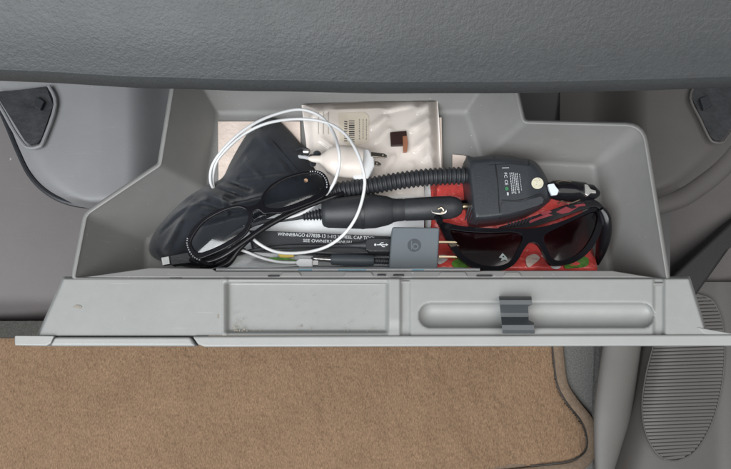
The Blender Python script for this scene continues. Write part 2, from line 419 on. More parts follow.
# right lower dark region (side of the centre console), diagonal bar, speaker panel
rk = [(600, 170, -0.20), (860, 130, -0.14), (640, 345, -0.25), (860, 345, -0.21)]
def rkf(u, v): p = bil(rk, u, v); return U(*p)
o = obj('console_side', thick_patch(rkf, 10, 10, 0.01), mat('console_dark', (0.07, 0.062, 0.06), 0.6, bump=0.3, bscale=900, var=0.1, vscale=15)); tag(o, 'dark brown console side at right beneath the trim', 'trim panel')
bar = plate([(800, 170), (731, 222), (668, 280), (668, 300), (694, 300), (731, 248), (800, 200)], z=-0.17, thick=0.02)
o = obj('brace_bar', bar, mat('brace_black', (0.018, 0.017, 0.017), 0.6, bump=0.3, bscale=700), bevel=0.004)
tag(o, 'dark diagonal brace bar right of the drawer corner', 'brace')
t = thing('speaker_panel', 'dark grey lower side panel with ribbed oval speaker grille at bottom right', 'speaker panel', U(690, 400, -0.29))
pan = cr([(655, 282), (643, 330), (635, 375), (624, 420), (602, 500)], 6)
def spf(u, v):
    x0, y0 = pan[int(round(v * (len(pan) - 1)))]
    x = x0 + (860 - x0) * u
    z = -0.205 - 0.055 * math.exp(-(x - x0) / 14) + 0.018 * ss(715, 760, x)
    return U(x, y0, z)
obj('panel', thick_patch(spf, 70, 24, 0.02), CONS, t, smooth=60)
gp = cr([(668, 296), (655, 340), (646, 375), (642, 408), (646, 434), (656, 452), (668, 460), (682, 459), (697, 449), (711, 425), (720, 395), (724, 365), (724, 335), (718, 310), (704, 296)], 5, True)
def gz(x, y): return -0.2015 + 0.018 * ss(715, 760, x) - 0.05 * math.exp(-(x - (655 - (y - 282) * 0.24)) / 14)
obj('grille_recess', plate(gp, z=lambda x, y: gz(x, y) + 0.001, thick=0.004), mat('grille_shade', (0.07, 0.065, 0.062), 0.6, bump=.2, bscale=900), t)
bm = bmesh.new(); y = 300.0
while y < 458:
    xs = []
    n = len(gp)
    for i in range(n):
        (x1, y1), (x2, y2) = gp[i], gp[(i + 1) % n]
        if (y1 > y) != (y2 > y): xs.append(x1 + (x2 - x1) * (y - y1) / (y2 - y1))
    if len(xs) >= 2:
        a, b = min(xs) + 1, max(xs) - 1
        if b - a > 4:
            pts = [(a + (b - a) * k / 8, y + 1.2 - 2.4 * k / 8, gz(a + (b - a) * k / 8, y) + 0.0018) for k in range(9)]
            ptube(pts, 1.45, 1, 8, bm, raw=True, squash=0.45)
    y += 3.5
obj('grille_ribs', bm, CONS, t)
obj('grille_rim', ptube([(x, y, gz(x, y) + 0.002) for x, y in gp] + [(gp[0][0], gp[0][1], gz(*gp[0]) + 0.002)], 0.7, 1, 8, raw=True), CONS, t)
# pillar between mat and speaker panel
ppts = [(628, 300, -0.235), (622, 345, -0.24), (617, 380, -0.242), (612, 415, -0.245), (608, 450, -0.25), (606, 490, -0.255)]
o = obj('trim_pillar', ptube(ppts, [18, 18, 18, 17, 13, 9], 8, 32, squash=0.45), mat('pillar_plastic', (0.105, 0.10, 0.094), 0.55, bump=0.2, bscale=1000, var=0.05, vscale=14))
tag(o, 'rounded grey plastic pillar between brown mat and speaker panel', 'trim pillar')
gst = plate([(540, 310), (606, 310), (605, 360), (600, 400), (597, 428), (592, 470), (540, 470)], z=-0.305, thick=0.012)
o = obj('carpet_strip', gst, mat('carpet_strip_grey', (0.125, 0.125, 0.118), 0.95, bump=1, bscale=900, var=0.35, vscale=500)); tag(o, 'narrow grey carpet strip right of the brown mat edge', 'carpet')
o = obj('carpet_piping', ptube([(600, 300, -0.294), (599, 350, -0.295), (597, 390, -0.297), (593, 418, -0.302)], [4.5, 4.5, 4, 1.5], 6, 10), GCARP)
tag(o, 'dark carpeted ridge between grey carpet strip and plastic pillar', 'carpet')
# rear bulkhead behind the drawer
bm = thick_patch(lambda u, v: U(130 + 540 * u, 20 + 295 * v, -0.09 - 0.05 * v), 4, 4, 0.17)
tag(obj('bulkhead', bm, mat('bulkhead_grey', (0.07, 0.07, 0.07), 0.7, bump=0.3, bscale=600)), 'dark grey bulkhead behind and below the drawer', 'bulkhead')

# dashboard
prof = [(0.42, 0.165), (0.24, 0.166), (0.175, 0.168), (0.163, 0.169), (0.156, 0.172), (0.1525, 0.1765), (0.1518, 0.184), (0.1528, 0.189), (0.1535, 0.1902), (0.156, 0.193), (0.166, 0.2035), (0.178, 0.214), (0.196, 0.228), (0.225, 0.246), (0.27, 0.265), (0.36, 0.285), (0.42, 0.285)]
prof = cr(prof, 4)
def dsh(u, v):
    px = -160 + 1050 * u; yy, zz = prof[int(round(v * (len(prof) - 1)))]
    s = (px - 440) / 440.0
    x = (px - 365.5) / F * 0.33
    return Vector((x, CY + yy + 0.0055 * s * s + 0.0006 * noise.noise(Vector((px * .012, 0, 0))), zz + 0.004 * s * s))
bm = bmesh.new(); grid(dsh, 120, len(prof) - 1, bm)
obj_ = obj('dashboard', bm, DASH, smooth=180)
tag(obj_, 'dark grey grained dashboard edge overhanging the open drawer', 'dashboard')

# ================================================================== DRAWER
dr = thing('glove_box_drawer', 'open light grey plastic glove box drawer full of cables and glasses', 'drawer', U(365, 200, -0.03))
rim = [(76, 277, .070), (88, 215.5, .062), (162, 166, .057), (181, 50, .054), (505, 50, .054), (521.5, 124.5, .056), (641, 127.5, .056), (666, 282, .070)]
flo = [(152, 268, 0), (152, 243, 0), (211, 192, 0), (221, 118, 0), (463, 117, 0), (479, 162, 0), (590, 168, 0), (607, 271, 0)]
# subdivide with rounded corners (shared parameter for rim and floor)
def rounded(pts, rads, n=5):
    out = []; k = len(pts)
    for i in range(k):
        p = Vector(pts[i]); a = Vector(pts[i - 1]); b = Vector(pts[(i + 1) % k]); r = rads[i]
        if r <= 0: out += [tuple(p)] * (n + 1); continue
        da = (a - p); db = (b - p)
        p0 = p + da.normalized() * min(r, da.length * .45); p1 = p + db.normalized() * min(r, db.length * .45)
        for s in range(n + 1):
            t_ = s / n; out.append(tuple(p0.lerp(p, t_).lerp(p.lerp(p1, t_), t_)))
    return out
rr = [1.5, 5, 4, 4, 6, 7, 15, 1.5]
rim_in = rounded(rim, rr); flo_r = rounded(flo, [2, 4, 4, 3, 3, 5, 5, 3])
# outward normals in pixel space for offset
def offs(pts, d):
    out = []; n = len(pts)
    for i in range(n):
        a = Vector(pts[(i - 1) % n][:2]); b = Vector(pts[(i + 1) % n][:2]); j = 1
        while (b - a).length < 1e-3: j += 1; b = Vector(pts[(i + j) % n][:2])
        tdir = (b - a).normalized(); nrm = Vector((tdir.y, -tdir.x))
        p = pts[i]; out.append((p[0] + nrm.x * d, p[1] + nrm.y * d, p[2]))
    return out
def dedupe(loop_list):
    keep = [i for i in range(len(loop_list[0])) if (Vector(loop_list[0][i]) - Vector(loop_list[0][i - 1])).length > 1e-4]
    return [[l[i] for i in keep] for l in loop_list]
rim_in, flo_r = dedupe([rim_in, flo_r])
# which direction is outward: test
tst = offs(rim_in, 2)
sgn = 1 if not pin(rim_in, *tst[12][:2]) else -1
def zofs(l, dz): return [(a, b, c + dz) for a, b, c in l]
def mix(l1, l2, t_): return [tuple(a * (1 - t_) + b * t_ for a, b in zip(p, q)) for p, q in zip(l1, l2)]
i1 = offs(rim_in, 0.9 * sgn); o1 = offs(rim_in, 3.6 * sgn); o2 = offs(rim_in, 4.6 * sgn)
def wall(t_):
    m_ = mix(flo_r, rim_in, t_); k = (t_ * t_ / .28) if t_ < .14 else (t_ - .07) / .93
    return [(a, b, zr[2] * k) for (a, b, c), zr in zip(m_, rim_in)]
rings = [flo_r] + [wall(t_) for t_ in (.02, .04, .06, .08, .1, .12, .14, .25, .4, .55, .7, .85, .96)]
rings += [rim_in, zofs(i1, .0012), zofs(offs(rim_in, 2.2 * sgn), .0015), zofs(o1, .0010), zofs(o2, -.001), zofs(offs(rim_in, 5 * sgn), -.03), zofs(offs(flo_r, 6 * sgn), -.006)]
bm = bmesh.new(); vr = []
for rg in rings: vr.append([bm.verts.new(U(*p)) for p in rg])
n = len(vr[0])
for a, b in zip(vr, vr[1:]):
    for i in range(n): bm.faces.new((a[i], a[(i + 1) % n], b[(i + 1) % n], b[i]))
fb = bm.faces.new(vr[0]); fo = bm.faces.new(vr[-1][::-1])
o = obj('bin', bm, GREY, dr, smooth=28)

# door inner face: one moulded relief
def hdoor(x, y):
    z = 0.0
    # shallow tray between 232 and 386
    e = ss(222, 231, x) * (1 - ss(384, 390, x)) * ss(281, 284, y) * (1 - ss(330, 334, y))
    z -= 0.0048 * e
    z += 0.0012 * ss(221, 223, x) * (1 - ss(226, 229, x))
    # raised rib 389-400 and valley to 412
    z += 0.0022 * ss(386, 390, x) * (1 - ss(399, 403, x)) * (1 - 0.5 * ss(318, 330, y) * (1 if x > 395 else 1))
    z -= 0.002 * ss(399, 402, x) * (1 - ss(408, 412, x))
    # pen groove
    cx = max(431, min(642, x)); d = math.hypot(x - cx, y - 315.5)
    if d < 15:
        rr_ = 12.3
        g = math.sqrt(max(0, 1 - (d / rr_) ** 2)) if d < rr_ else 0
        z -= 0.0085 * (g ** 0.8); z -= 0.0004 * ss(15, 12, d)
    z -= 0.0028 * ss(652, 655.5, x) * (1 - ss(661, 666, x)) 
    z += 0.0012 * ss(662, 668, x)
    return z
NU, NV = 620, 64
def door(u, v):
    y = 276.5 + (335.5 - 276.5) * v
    xl = 63 + (37 - 63) * v; xr = 690 + (708.5 - 690) * v
    x = xl + (xr - xl) * u
    z = 0.072 + 0.004 * v + hdoor(x, y)
    d = min(x - xl, xr - x); dt = (y - 276.5)
    z -= 0.020 * (1 - min(1, d / 2.6)) ** 2 if d < 2.6 else 0
    z -= 0.014 * (1 - min(1, dt / 3.0)) ** 2 if dt < 3.0 else 0
    return U(x, y, z)
us = []
bm = bmesh.new(); grid(door, NU, NV, bm)
o = obj('door_panel', bm, DOORG, dr, smooth=180)
# body of the door below the relief (closed solid so that it has depth)
bm = plate([(66, 279), (688, 279), (706, 334), (39, 334)], z=0.058, thick=0.03)
obj('door_back', bm, GREY, dr, bevel=0.002)
# slots along the ledge
for (a, b, y) in ((76, 88, 278.6), (170, 183, 278.6), (268, 280, 276.2), (377, 386, 275.4), (393, 404, 275.6), (476, 492, 276)):
    c = U((a + b) / 2, y, 0.0685); bm = box((c.x, c.y, 0.0690), W(b - a, .07), W(2.2, .07), 0.0030, 0)
    obj('slot', bm, DARKP, dr, bevel=0.0008)
# front ledge strip with raised webs
bm = plate([(150, 267.5), (212, 268.5), (216, 271.2), (478, 271.0), (484, 270.5), (612, 270.5), (655, 277.5), (79, 277.5)], z=lambda x, y: 0.0665 + 0.0004 * (y - 268), thick=0.003)
obj('front_ledge', bm, GREY, dr, bevel=0.001)
for a, b in ((282, 300), (345, 372), (440, 466), (505, 520)):
    obj('ledge_web', plate([(a, 272), (b, 272), (b + 3, 276.5), (a - 3, 276.5)], z=lambda x, y: 0.0692 + 0.0003 * (y - 272), thick=0.004), GREY, dr, bevel=0.0012)
# lip of the outer skin
zl = 0.079
def lip(x0, x1, y0, y1, c0, c1, z):
    return plate([(x0, y0), (x1, y0), (x1 - c1, y1), (x0 + c0, y1)], z=z, thick=0.05)
obj('door_skin', plate([(14, 335.5), (54, 335.8), (50.5, 343.5), (46, 346), (14, 345.5)], z=zl, thick=0.012), LIPG, dr, bevel=0.0012, bseg=3)
obj('door_skin', plate([(192, 336.2), (780, 334.2), (780, 345.6), (204, 346.8), (198, 344.5)], z=zl, thick=0.012), LIPG, dr, bevel=0.0014, bseg=3)
obj('release_handle', plate([(54.5, 337.0), (190, 337.0), (195.5, 346.2), (49.5, 346.0)], z=zl + 0.0005, thick=0.012), LIPG, dr, bevel=0.0018, bseg=3)
obj('lip_gap', plate([(44, 334.6), (205, 334.6), (205, 344), (44, 344)], z=zl - 0.005, thick=0.01), DARKP, dr)
bm = plate([(697, 327), (745, 335.5), (706, 335.5)], z=0.0775, thick=0.012)
obj('corner_gusset', bm, DOORG, dr, bevel=0.0008)
# pen clip in the groove
def clip_prof():
    pts = []
    for (y, z) in [(296.5, .0735), (297.5, .0835), (300, .0865), (304.5, .0865), (306.5, .0840), (309, .0785), (313, .0745), (317, .0745), (320, .0785), (322.5, .0840), (325, .0865), (330, .0865), (333.2, .0835), (333.8, .0735)]:
        pts.append((y, z))
    return pts
bm = bmesh.new(); cp = clip_prof(); sl = []
for k, dx in enumerate((0, 1)):
    row_t, row_b = [], []
    for y, z in cp:
        xb = 499.0 + (y - 297) * 0.10; xe = 531.5 + (y - 297) * 0.09
        if 305 < y < 321: xe = 528 + 0.05 * (y - 305) 
        if 300 < y < 306 or 321 < y < 326: pass
        x = xb if dx == 0 else xe
        row_t.append(bm.verts.new(U(x, y, z)))
        row_b.append(bm.verts.new(U(x, y, min(z, 0.0845) - 0.0016 if 300 < y < 331 else z - 0.004)))
    sl.append((row_t, row_b))
(t0, b0), (t1, b1) = sl
for i in range(len(t0) - 1):
    bm.faces.new((t0[i], t0[i + 1], t1[i + 1], t1[i])); bm.faces.new((b0[i + 1], b0[i], b1[i], b1[i + 1]))
    bm.faces.new((t0[i + 1], t0[i], b0[i], b0[i + 1])); bm.faces.new((t1[i], t1[i + 1], b1[i + 1], b1[i]))
for e_ in (0, -1): bm.faces.new((t0[e_], t1[e_], b1[e_], b0[e_]))
obj('pen_clip', bm, CLIP, dr, smooth=25, bevel=0.0006, label='dark grey spring clip across the pen groove')
# old stains on the door
def spot(pts, z):
    obj('stain', plate(cr(pts, 4, True), z=z, thick=0.0001), mat('stain_brown', (0.225, 0.205, 0.175), 0.7, var=0.3, vscale=900) if 'stain_brown' not in MATS else MATS['stain_brown'], dr, smooth=0)
spot([(73, 306.6), (77, 304.8), (81.5, 306.5), (80, 308.6), (76, 308)], 0.07445)
spot([(217, 315), (218.6, 314.6), (219, 318), (217.4, 318.6)], 0.07485)
spot([(300.5, 325), (302, 324.7), (302.4, 326.5), (301, 326.8)], 0.0709)
# grit in the tray
bm = bmesh.new()
for k in range(150):
    q = random.random()
    if q < .55: x, y = 233 + abs(random.gauss(0, 9)), 332 - abs(random.gauss(0, 7))
    elif q < .8: x, y = random.uniform(232, 380), 330 + random.gauss(0, 1.5)
    else: x, y = random.uniform(232, 380), random.uniform(285, 330)
    x = min(max(x, 232), 380); y = min(max(y, 284), 331)
    s = random.uniform(.15, .6); c = U(x, y, 0.0695 + 0.004 * (y - 276) / 59)
    bmesh.ops.create_icosphere(bm, subdivisions=1, radius=W(s, .07), matrix=__import__('mathutils').Matrix.Translation(c))
tag(obj('grit', bm, DUST, None, smooth=0), 'scattered grit and crumbs in the shallow door tray', 'grit', kind='stuff')

# ================================================================== CONTENTS
def fl(px, py): return U(px, py, 0.0005)
# papers
def curl(a): return lambda x, y: 0.0015 + a * noise.noise(Vector((x * .02, y * .02, 1)))
o = obj('paper_sheet', plate([(218, 121.5), (300, 121.5), (303, 230), (219, 240)], z=0.002, thick=0.0012), PAPC)
tag(o, 'paper sheet with warm light in its colour, half hidden under the black pouch', 'paper')
bk = thing('booklet', 'white booklet lying along the drawer front with blue, green and yellow print', 'booklet', U(340, 230, 0.0))
def pgf(u, v):
    y = 196 + 74.6 * v; xl = 216 + (4 if y < 240 else 0); x = xl + (480 - 56 * (1 - ss(266.5, 268, y)) - xl) * u
    return U(x, y, 0.005 + 0.036 * ss(265.5, 268.9, y) + 0.009)
obj('page', thick_patch(pgf, 40, 60, .0015), PAPW, bk, smooth=60)
bm = bmesh.new()
for a, b in ((298, 312), (338, 366), (412, 424)):
    obj('blue_print', plate([(a, 269.2), (b, 269.2), (b, 270.4), (a, 270.4)], z=0.0502, thick=0.0016), LBLUE, bk)
obj('green_print', plate(cr([(268, 258), (283, 257.5), (298, 261), (288, 263.5), (272, 262)], 4, True), z=0.0215, thick=0.0015), GREEN, bk)
obj('yellow_print', plate([(277, 251), (293, 250), (294, 257), (280, 258)], z=0.0205, thick=0.0008), YELL, bk)
o = obj('paper_slip', plate(cr([(226, 252), (245, 250), (262, 256), (300, 262), (300, 266), (226, 267)], 4, True), z=lambda x, y: 0.016 + 0.02 * ss(256, 267, y), thick=0.0006), PAPW)
tag(o, 'small curled white paper slip beneath the lower end of the reading glasses', 'paper')
o = obj('paper_scrap', plate([(452.5, 154.5), (464, 155.5), (474, 160), (470, 172), (452.5, 172)], z=0.0035, thick=0.0015), PAPC)
tag(o, 'small paper corner with warm light in its colour peeking out behind the black power adapter', 'paper')
o = obj('card', plate([(418, 116), (441.5, 117.5), (442.5, 176), (418, 176)], z=0.006, thick=0.002), PAPC)
tag(o, 'card edge with warm light in its colour showing right of the clear bag', 'card')
# parts bag
bg = thing('parts_bag', 'clear plastic bag over white backing with a printed label and small brown connector', 'bag', U(370, 150, 0.007))
bo = [(301.5, 105), (340, 102.5), (390, 100.2), (437.5, 98), (439, 120), (441, 160), (442, 181), (424, 184), (424, 206), (400, 206), (318, 208), (308, 160)]
obj('backing_paper', plate(bo, z=0.0095, thick=0.0015), PAPP, bg)
obj('label_sticker', plate([(338.5, 113), (364, 112), (369, 116), (368.5, 142), (352, 147), (339.5, 140)], z=0.0105, thick=0.0006), LABEL, bg)
bm = bmesh.new()
for k in range(11):      # bar code and tiny print, rotated like the label
    y = 120.5 + k * 2.1; w_ = random.uniform(.5, 1.3)
    plate([(349, y), (354.5, y), (354.5, y + w_), (349, y + w_)], z=0.0109, thick=0.0002, bm=bm)
for k in range(9):
    y = 121 + k * 2.4
    plate([(344, y), (347.5, y + random.uniform(0, 1)), (347, y + 1.2), (344.4, y + .9)], z=0.0109, thick=0.0002, bm=bm)
obj('bar_code', bm, INK, bg, smooth=0)
bm = bmesh.new()
for x in (359, 362.6, 366):
    y = 119.0
    while y < 139:
        l = random.uniform(.8, 2.6); plate([(x, y), (x + .9, y), (x + .9, y + l), (x, y + l)], z=0.0109, thick=0.0002, bm=bm); y += l + .8
obj('small_print', bm, INKG, bg, smooth=0)
bm = bmesh.new()
for x in (318, 323, 328):
    plate([(x, 112), (x + .6, 112), (x + .6, 134), (x, 134)], z=0.0099, thick=0.0002, bm=bm)
obj('small_print', bm, INKG, bg, smooth=0)
c = bmesh.new(); plate([(390, 132), (406.5, 130.5), (407.5, 143), (402, 145), (391, 145.5)], z=0.0145, thick=0.004, bm=c)
cn = obj('connector', c, BROWNC, bg, bevel=0.0006)
obj('contact_tab', plate([(402.5, 136), (407, 135.5), (408, 143), (407, 151.5), (403.2, 152), (403, 144)], z=0.0152, thick=0.003), COPP, cn, bevel=0.0004)
bfolds = [((418, 112), (432, 104), 2.2, .0022), ((412, 130), (430, 118), 2.6, .0025), ((415, 150), (428, 138), 2.2, .0022), ((424, 160), (432, 150), 2.0, .0020),
          ((372, 128), (384, 118), 2.2, .0018), ((376, 142), (388, 130), 2.0, .0014), ((410, 165), (400, 190), 2.4, .0018), ((425, 172), (418, 195), 2.2, .0020), ((310, 118), (330, 108), 2.2, .0014),
          ((384, 112), (410, 106), 2.0, .0014), ((320, 140), (334, 150), 2.0, .0014), ((392, 158), (380, 175), 2.2, .0016), ((434, 170), (430, 190), 1.8, .0018)]
def bagf(u, v):
    tl, tr, br, bl = (303, 104), (437, 98.5), (441.5, 204), (310, 207)
    x = (tl[0] * (1 - u) + tr[0] * u) * (1 - v) + (bl[0] * (1 - u) + br[0] * u) * v
    y = (tl[1] * (1 - u) + tr[1] * u) * (1 - v) + (bl[1] * (1 - u) + br[1] * u) * v
    e = min(u, 1 - u, v, 1 - v); k = ss(0, .08, e)
    a = noise.noise(Vector((x * .02, y * .02, 4))); f_ = 0
    for p, q, w_, h in bfolds: f_ += h * math.exp(-(sdist(p, q, x, y) / w_) ** 2)
    return U(x, y, 0.0098 + k * (0.0062 + 0.0012 * a + f_))
obj('film', grid(bagf, 150, 120), BAGF, bg, smooth=180)

# wall plug
wp = thing('wall_plug', 'white two prong wall plug lying on the clear bag', 'power plug', U(345, 160, 0.016))
zp = 0.031
obj('body', lathe((309, 158.5, zp), (363, 163, zp), [(0, 2), (.06, 3.4), (.2, 4.2), (.28, 8), (.36, 13.5), (.5, 16.8), (.7, 17.0), (.9, 16.8), (1, 16.0)], 32, squash=.75), WPLUG, wp, smooth=50)
obj('plug_face', plate([(357, 147.5), (369, 148.5), (374.5, 158), (374.5, 166), (368, 179), (353, 178.5), (351, 163)], z=zp + 0.004, thick=0.018), WCAB, wp, bevel=0.002, bseg=3)
for (x, y, l) in ((371, 154.2, 16), (366, 162.3, 15)):
    p = plate(cr([(x, y - 2.4), (x + l - 3, y - .9), (x + l, y + 1), (x + l, y + 2.6), (x + l - 2, y + 3.4), (x, y + 2.2)], 1, True), holes=[[(x + l - 4.2 + .8 * math.cos(a * .785), y + 1.4 + .7 * math.sin(a * .785)) for a in range(8)]], z=zp + .001 + .0045 * (y < 158), thick=0.0018)
    obj('prong', p, mat('prong_metal', (0.42, 0.38, 0.33), 0.28, metal=1.0) if 'prong_metal' not in MATS else MATS['prong_metal'], wp, bevel=0.0003)
obj('cord', ptube([(310, 158.5, zp), (303, 157, .022), (295, 157, .012), (285, 162, .006)], 2.0), WCAB, wp)

# red packet
rp = thing('red_packet', 'glossy red foil packet with green and white fruit print under the sunglasses', 'packet', U(510, 240, 0.0))
ro = cr([(424, 182), (455, 177), (480, 178), (520, 178), (560, 190), (585, 215), (590, 240), (597, 266), (592, 271.5), (560, 271), (500, 271.5), (445, 271), (432, 268), (424, 230)], 4, True)
def rpz(x, y, d): return 0.003 + 0.010 * (1 - math.exp(-d / 7)) + 0.0018 * noise.noise(Vector((x * .05, y * .06, 2))) * (1 - math.exp(-d / 4)) + 0.022 * ss(250, 270, y) 
obj('wrapper', puff(ro, (512, 225), rpz, 0.001, 16), RED, rp, smooth=180)
def flat(pts, dz, m, name, par, thick=.0006, n=4): return obj(name, plate(cr(pts, n, True), z=lambda x, y: rpz(x, y, min(30, pdist(ro, x, y))) + dz, thick=thick), m, par)
flat([(452, 262), (460, 258), (468, 261), (472, 266), (462, 268), (454, 267)], .0016, GREEN, 'green_print', rp)
flat([(566, 260), (578, 256), (588, 258), (587, 266), (574, 268), (565, 268)], .0016, GREEN, 'green_print', rp)
flat([(438, 256), (446, 255), (448, 259), (441, 264), (438, 263)], .0018, PAPW, 'white_print', rp)
flat([(526, 258), (534, 254), (540, 258), (534, 264), (528, 267)], .0018, PAPC, 'white_print', rp)
flat([(424.5, 184), (430, 183.5), (431, 226), (425, 226)], .002, PAPW, 'white_print', rp)
flat([(552, 261), (562, 258), (560, 268), (552, 268)], .0016, PAPW, 'white_print', rp)

# black cap tool handle with printing
ct_ = thing('cap_tool', 'flat black tool handle with white printing, beneath the white cable loop', 'tool', U(330, 240, 0.006))
obj('handle', plate([(246, 229.5), (392, 236), (392, 254), (340, 256), (252, 250)], z=0.026, thick=0.012), BLACK, ct_, bevel=0.0025, bseg=3)
text('WINNEBAGO 677838-13 1-1/2 WHEEL CAP TOOL', 277.5, 235.6, 0.0263, 98, 3.4, -2.6, WINK, ct_, 'printing')
text('SEE OWNERS MANUAL', 303, 241.9, 0.0263, 50, 3.0, -2.2, WINK, ct_, 'printing')
# black USB cable with trident mark
uc = thing('usb_cable', 'black cable with a USB mark on its plug, left of the square grey charger', 'cable', U(370, 245, 0.02))
obj('cord', ptube([(225, 258, .02), (250, 251, .027), (285, 246.5, .028), (330, 245.8, .0285), (362, 245.2, .029)], 1.9), RUB, uc)
obj('strain_relief', lathe((345, 245.3, .029), (370, 244.8, .029), [(0, 1.9), (.3, 2.5), (.65, 3.4), (1, 5.4)], 14, squash=.7), RUB, uc)
obj('plug_body', plate([(366, 239), (370, 237.5), (398, 237.5), (398, 252), (370, 252), (366, 250)], z=0.0335, thick=0.009), BLACK, uc, bevel=0.0015, bseg=3)
bm = bmesh.new()
plate([(377, 244.3), (386, 244.3), (386, 243.4), (388.4, 244.7), (386, 246), (386, 245.1), (377, 245.1)], z=.0338, thick=.0002, bm=bm)
plate([(379, 244.4), (381.3, 242.4), (383.6, 242.4), (383.6, 243.1), (381.6, 243.1), (380, 244.6)], z=.0339, thick=.0002, bm=bm)
plate([(380.5, 244.9), (382.6, 247.0), (385, 247), (385, 246.3), (383, 246.3), (381.5, 244.9)], z=.0339, thick=.0002, bm=bm)
plate([(375.3 + 1.2 * math.cos(a * .785), 244.7 + 1.2 * math.sin(a * .785)) for a in range(8)], z=.0338, thick=.0002, bm=bm)
obj('usb_mark', bm, WINK, uc, smooth=0)
# audio adapter: dark grey barrel with ribbed ends
aa = thing('audio_adapter', 'dark grey barrel adapter with striped metal plug beside the drawer front', 'adapter', U(350, 260, 0.02))
obj('barrel', lathe((331, 259.5, .034), (374, 260.5, .034), [(0, 4.6), (.03, 5.4), (.3, 5.8), (.7, 5.8), (.97, 5.2), (1, 4.4)], 22), mat('slate_rubber', (0.045, 0.055, 0.065), 0.5, bump=.2, bscale=900), aa)
pr = []
for k in range(9): pr += [(k / 9, 3.0), (k / 9 + .05, 3.6), (k / 9 + .075, 3.0)]
obj('strain_relief', lathe((374, 260.7, .034), (396, 261.5, .032), pr, 14), RUB, aa)
obj('plug_tip', lathe((331, 259.5, .034), (311, 258.3, .034), [(0, 2.9), (.3, 2.9), (.31, 2.4), (.36, 2.4), (.37, 2.9), (.6, 2.9), (.61, 2.4), (.66, 2.4), (.67, 2.9), (.85, 2.6), (.93, 1.6), (1, .6)], 16), mat('plug_metal', (.35, .34, .34), .25, metal=1.0), aa)
# white cable
wc = thing('white_cable', 'thin white charging cable coiled in loops over pouch and papers', 'cable', U(290, 180, 0.01))
A = [(247, 236, .008), (237, 222, .005), (226, 205, .005), (216, 192, .008), (210.5, 181, .018), (213, 164, .028), (228, 144, .032), (250, 126, .034), (275, 114.5, .034), (300, 109.5, .034), (320, 116, .035), (332, 130, .042), (338, 147, .056), (339.5, 162, .056), (336, 178, .048), (329, 191, .040), (318, 202, .034), (300, 214, .034), (270, 222, .034)]
Bp = [(250, 224, .006), (228, 207, .005), (214, 189, .010), (215, 166, .026), (226, 150, .030), (246, 133, .031), (270, 122.5, .034), (300, 119, .034), (326, 122.5, .038), (344, 133, .046), (356, 150, .056), (363, 170, .058), (364.5, 188, .054), (358, 213, .052), (346, 232, .046), (328, 246, .040), (304, 252.5, .036), (277, 252, .036), (258, 243, .036), (248, 232, .028), (243, 224, .014)]
obj('cord', ptube(A, 1.5, 8, 12), WCAB, wc)
obj('cord', ptube(Bp, 1.5, 8, 12), WCAB, wc)
obj('cord', ptube([(228, 247, .030), (244, 251, .032), (262, 258, .034), (280, 262, .0345), (298, 262.5, .035)], 1.4, 8, 12), WCAB, wc)
obj('plug', plate([(299, 258.5), (312.5, 258.8), (312.5, 266.5), (299, 266.5), (296, 264), (296, 261)], z=.038, thick=.006), WCAB, wc, bevel=.0015, bseg=3)
obj('plug_tip', plate([(312.5, 260), (318.5, 260), (318.5, 265), (312.5, 265)], z=.0368, thick=.003), SILV, wc, bevel=.0005)

# pouch
pc = thing('pouch', 'soft black cloth drawstring pouch under the reading glasses', 'pouch', U(235, 200, 0.002))
po = cr([(268, 117.5), (278, 120), (291, 132.5), (302, 145.5), (310, 156), (318, 168), (327, 184), (318, 200), (290, 214), (262, 228), (238, 248), (222, 262), (196, 268), (168, 263), (153, 257), (149, 246), (156, 229), (172, 209), (188, 193.5), (206, 186), (222, 178), (230, 163), (240.5, 144), (252.5, 126), (260.5, 118.5)], 5, True)
folds = [((206, 190), (232, 203), 3.5, .004), ((232, 203), (262, 196), 3.5, .0035), ((222, 180), (250, 190), 4, -.004), ((172, 215), (205, 200), 5, .003), ((165, 250), (180, 222), 5, .0035), ((182, 255), (198, 228), 5, -.0035), ((258, 130), (285, 168), 5, .0015), ((230, 168), (252, 140), 5, .0012), ((272, 150), (300, 180), 4, -.0015), ((240, 178), (285, 172), 3.5, -.002), ((205, 215), (240, 212), 4, -.002), ((150, 245), (165, 262), 3, .002), ((212, 186), (246, 198), 2.5, -.003), ((190, 200), (222, 210), 3, -.0025), ((246, 160), (262, 178), 3, .0015), ((222, 196), (228, 214), 3, .002), ((162, 232), (188, 208), 3, -.002), ((292, 178), (318, 176), 3, .0018)]
def pz(x, y, d):
    z = 0.004 + 0.021 * (1 - math.exp(-d / 9.0))
    k = 1 - math.exp(-d / 5)
    for a, b, w_, h in folds: z += 1.7 * h * math.exp(-(sdist(a, b, x, y) / (w_ * .58)) ** 2) * k
    z += k * (0.0028 * noise.noise(Vector((x * .045, y * .05, 5))) + 0.0005 * noise.noise(Vector((x * .13 + y * .07, y * .12, 2))))
    return z
obj('cloth', puff(po, (235, 200), pz, 0.003, 44), CLOTH, pc, smooth=180)
hem = [(318, 168), (326, 184)]
seam = [(262, 128), (272, 141), (284, 155), (297, 170), (306, 180)]
obj('seam', ptube([(x, y, pz(x, y, pdist(po, x, y)) + .0001) for x, y in seam], .5, 6, 6), mat('seam_thread', (.012, .014, .018), .8), pc)
obj('drawstring', ptube([(296, 150, .024), (303, 148, .028), (309, 150.5, .028), (306, 156, .024), (300, 153, .022)], 1.3), BLACK, pc)
obj('eyelet', lathe((303, 151.5, .029), (309.5, 151.5, .0295), [(0, 2.0), (.1, 2.6), (.9, 2.6), (1, 2)], 14), SILV, pc)
bm = bmesh.new()
